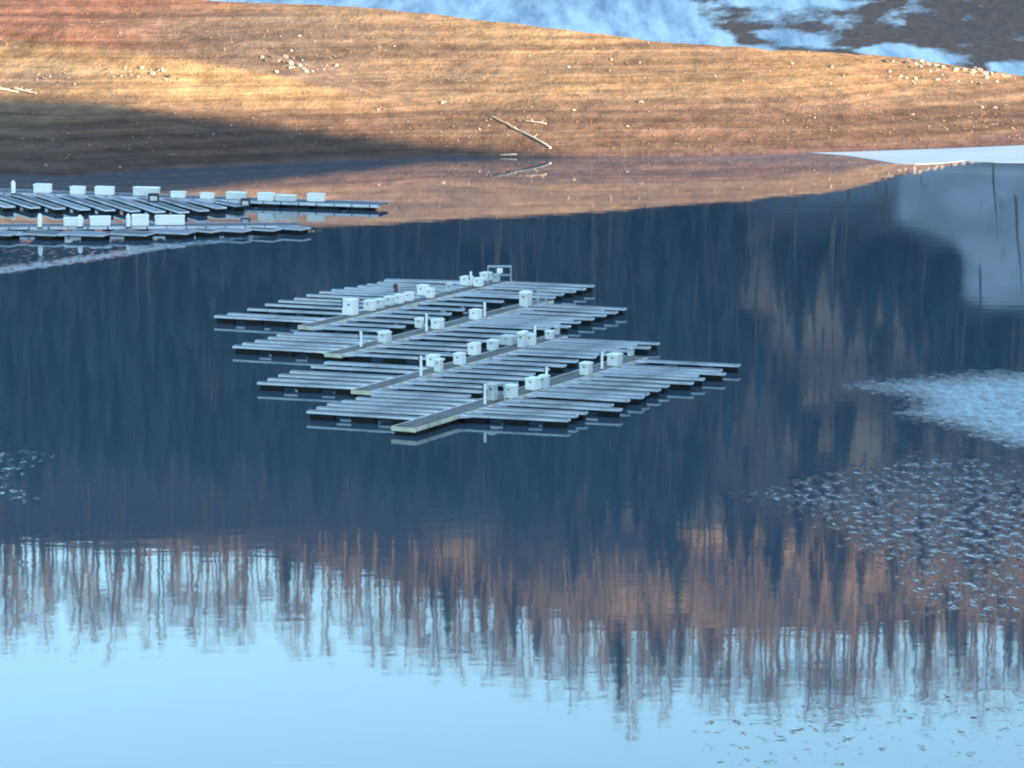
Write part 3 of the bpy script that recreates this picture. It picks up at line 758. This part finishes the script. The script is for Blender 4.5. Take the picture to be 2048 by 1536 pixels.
# ------------------------------------------------------------------ stones, driftwood
def rock_mesh(seed, name='stone'):
    import bmesh
    r = random.Random(seed); bm = bmesh.new(); bmesh.ops.create_icosphere(bm, subdivisions=2, radius=1.0)
    o = Vector((seed * 3.1, 0, 0))
    for v in bm.verts:
        n_ = v.co.normalized(); k = 1 + .45 * noise.noise(n_ * 1.3 + o) + .2 * noise.noise(n_ * 3 + o)
        v.co = Vector((n_.x * k, n_.y * k * .8, max(-.35, n_.z * k * .7)))
    me = bpy.data.meshes.new(name); bm.to_mesh(me); bm.free(); return me
RM = [[rock_mesh(i) for i in range(6)], [rock_mesh(i + 20) for i in range(4)]]
for m_ in RM[0]: m_.materials.append(M['rock'])
for m_ in RM[1]: m_.materials.append(M['rock_dark'])
def on_bank(px, py):
    """point of the bank surface seen at a pixel"""
    lo, hi = 480.0, 640.0; prev = None
    d = at(px, py, 0.0) - Vector((0, 0, CH)); d.normalize()
    t = 480.0
    while t < 700:
        p = Vector((0, 0, CH)) + d * t
        if p.z < bank_z(p.x, p.y) and p.y > 490: return Vector((p.x, p.y, bank_z(p.x, p.y)))
        t += .4
    return None
def stone(px, py, wpx, label, group, dark=False, flat=1.0, r=random):
    p = on_bank(px, py)
    if p is None: return
    s = wpx * .72 / (F / p.y) / 2
    o = bpy.data.objects.new('stone', RM[1 if dark else 0][r.randrange(4)]); link(o)
    o.location = (p.x, p.y, p.z + s * .15); o.scale = (s, s * r.uniform(.7, 1.1), s * flat * r.uniform(.7, 1.1)); o.rotation_euler = (0, 0, r.uniform(0, 6.28))
    tag(o, label, 'stone', group)
SL = [(1282,206,18,'pale elongated stone alone on the smooth slope right of the driftwood'),(1255,254,11,'pale upright stone above the waterline, right of the driftwood'),
      (1148,221,12,'tan stone just right of the upper end of the driftwood'),(1963,217,14,'dark sided pale stone at the right edge of the slope, casting a long shadow'),(1990,217,16,'pale block beside the dark sided stone near the right edge'),
      (1826,231,8,'upper of two small white stones low on the right slope'),(1820,240,8,'lower of two small white stones low on the right slope'),
      (1136,136,12,'bright stone high on the middle of the slope'),(598,73,12,'white stone high on the slope above the rock group'),(630,84,8,'small white stone just right of the high white stone'),
      (427,269,9,'pale stone on the edge of the shaded slope on the left'),(886,207,14,'pale stone right of the golden spur'),(756,221,12,'pale stone below the tip of the golden spur'),
      (240,67,8,'pale stone on the red slope'),(190,75,6,'small pale stone on the red slope, left of its neighbour'),(240,336,10,'grey stone in the shade above the thin grey shallows'),(92,332,12,'grey stone in the shade above the left docks'),
      (1485,164,10,'pale stone in the middle right of the lit slope'),(1253,319,6,'white stone standing in the shallows'),(1585,128,10,'narrow upright stone on the upper right slope'),(1663,136,14,'pale stone trailing a dark shadow on the upper right slope')]
rs = random.Random(3)
for a in SL: stone(a[0], a[1], a[2], a[3], None, r=rs)
def cluster(n, cx_, cy, sx, sy, w0, w1, label, group, dark=.2, slope=0.0, seed=1):
    r = random.Random(seed)
    for i in range(n):
        dx = r.gauss(0, 1) * sx; py = cy + r.gauss(0, 1) * sy + dx * slope; dk = r.random() < dark
        if not -60 < cx_ + dx < 2100 or py < 4: continue
        stone(cx_ + dx, py, r.uniform(w0, w1), ('dark ' if dk else 'pale ') + label, ('dark ' if dk else 'pale ') + group, dk, 1.1, r)
cluster(22, 575, 125, 38, 9, 7, 19, 'stone in the loose group above the tip of the golden spur', 'stones above the golden spur', .3, .12, 1)
cluster(12, 318, 152, 16, 7, 7, 18, 'stone in the small heap on the golden spur', 'stones heaped on the golden spur', .25, .3, 2)
cluster(14, 240, 147, 28, 5, 6, 10, 'small stone in the scatter left of the heap', 'stones left of the heap', .1, 0, 3)
cluster(14, 90, 155, 30, 7, 6, 12, 'stone scattered on the far left of the slope', 'stones on the far left', .3, .1, 4)
cluster(46, 1930, 142, 75, 6, 8, 20, 'rock in the band where the slope meets the ice at right', 'rocks along the right crest', .2, .13, 5)
cluster(24, 1850, 165, 70, 9, 6, 15, 'rock scattered below the right rock band', 'rocks below the right crest', .2, .05, 6)
cluster(14, 1960, 255, 50, 3, 5, 9, 'small stone near the water at far right', 'stones by the water at right', .3, 0, 7)
cluster(26, 900, 240, 420, 25, 5, 9, 'small stone lying loose on the lower slope', 'loose stones on the lower slope', .45, 0, 8)
cluster(34, 1150, 120, 420, 25, 5, 9, 'small stone lying loose on the upper slope', 'loose stones on the upper slope', .35, .08, 9)
def log(a, b, rr, label):
    p = on_bank(*a); q = on_bank(*b)
    p.z += rr * .7; q.z += rr * .7; d = q - p
    root = empty('driftwood_log', p); tag(root, label, 'log')
    mb = MB(); n = 7; r = random.Random(int(a[0])); pts = [Vector((0,0,0))]
    for i in range(1, n + 1):
        t = i / n; w_ = p + d * t; pts.append(Vector((d.x * t, d.y * t, bank_z(w_.x, w_.y) + rr * .8 - p.z + r.uniform(0, .06))))
    for i in range(n): mb.tube(pts[i], pts[i + 1], rr * (1 - .45 * i / n), rr * (1 - .45 * (i + 1) / n), 8)
    mb.build('log_trunk', M['wood'], root)
    mb = MB()
    for k in (2, 4, 5): mb.tube(pts[k], pts[k] + Vector((r.uniform(-.6, .6), r.uniform(-.3, .3), r.uniform(.2, .5))), rr * .35, rr * .1, 5)
    mb.build('branch_stub', M['wood'], root)
log((1101,299), (985,236), .14, 'long pale driftwood trunk lying diagonally down the slope to the water')
log((1092,251), (1052,245), .12, 'short pale log across the slope beside the long driftwood trunk')
log((-20,180), (36,188), .2, 'bleached driftwood log at the left edge of the slope')
log((30,180), (72,190), .15, 'shorter bleached log right of the log at the left edge')
log((1034,327-14), (1000,312), .12, 'thin branch at the waterline below the driftwood trunk')
stone(1038, 243, 14, 'dark stump stone between the two driftwood pieces', None, True, 1.0, rs)
# gravel: uncountable small stones over the slope
base = rock_mesh(99); bv = np.array([v.co[:] for v in base.vertices]); 
oct_v = np.array([(1,0,0),(0,1,0),(-1,0,0),(0,-1,0),(0,0,.7),(0,0,-.4)], float); oct_f = np.array([(0,1,4),(1,2,4),(2,3,4),(3,0,4),(1,0,5),(2,1,5),(3,2,5),(0,3,5)])
items = []; r = random.Random(77)
for k in range(9000):
    px = r.uniform(-150, 2200); Dw, Dc, zc = bank_cols(px); t = r.uniform(.04, 1.02) ** .9; D = Dw + t * (Dc - Dw); X = (px - 1024) / F * D
    if fbm(X * .06, D * .1, 30, 2) < r.uniform(-.5, .35): continue
    s = .05 + .16 * r.random() ** 3; items.append((oct_v, oct_f, (X, D, bank_z(X, D) + s * .2), s, r.uniform(0, 6.28)))
gr = merge('gravel', items, M['pebble']); tag(gr, 'loose gravel strewn over the bare lakebed slope', 'gravel', None, 'stuff')
bpy.data.meshes.remove(base)
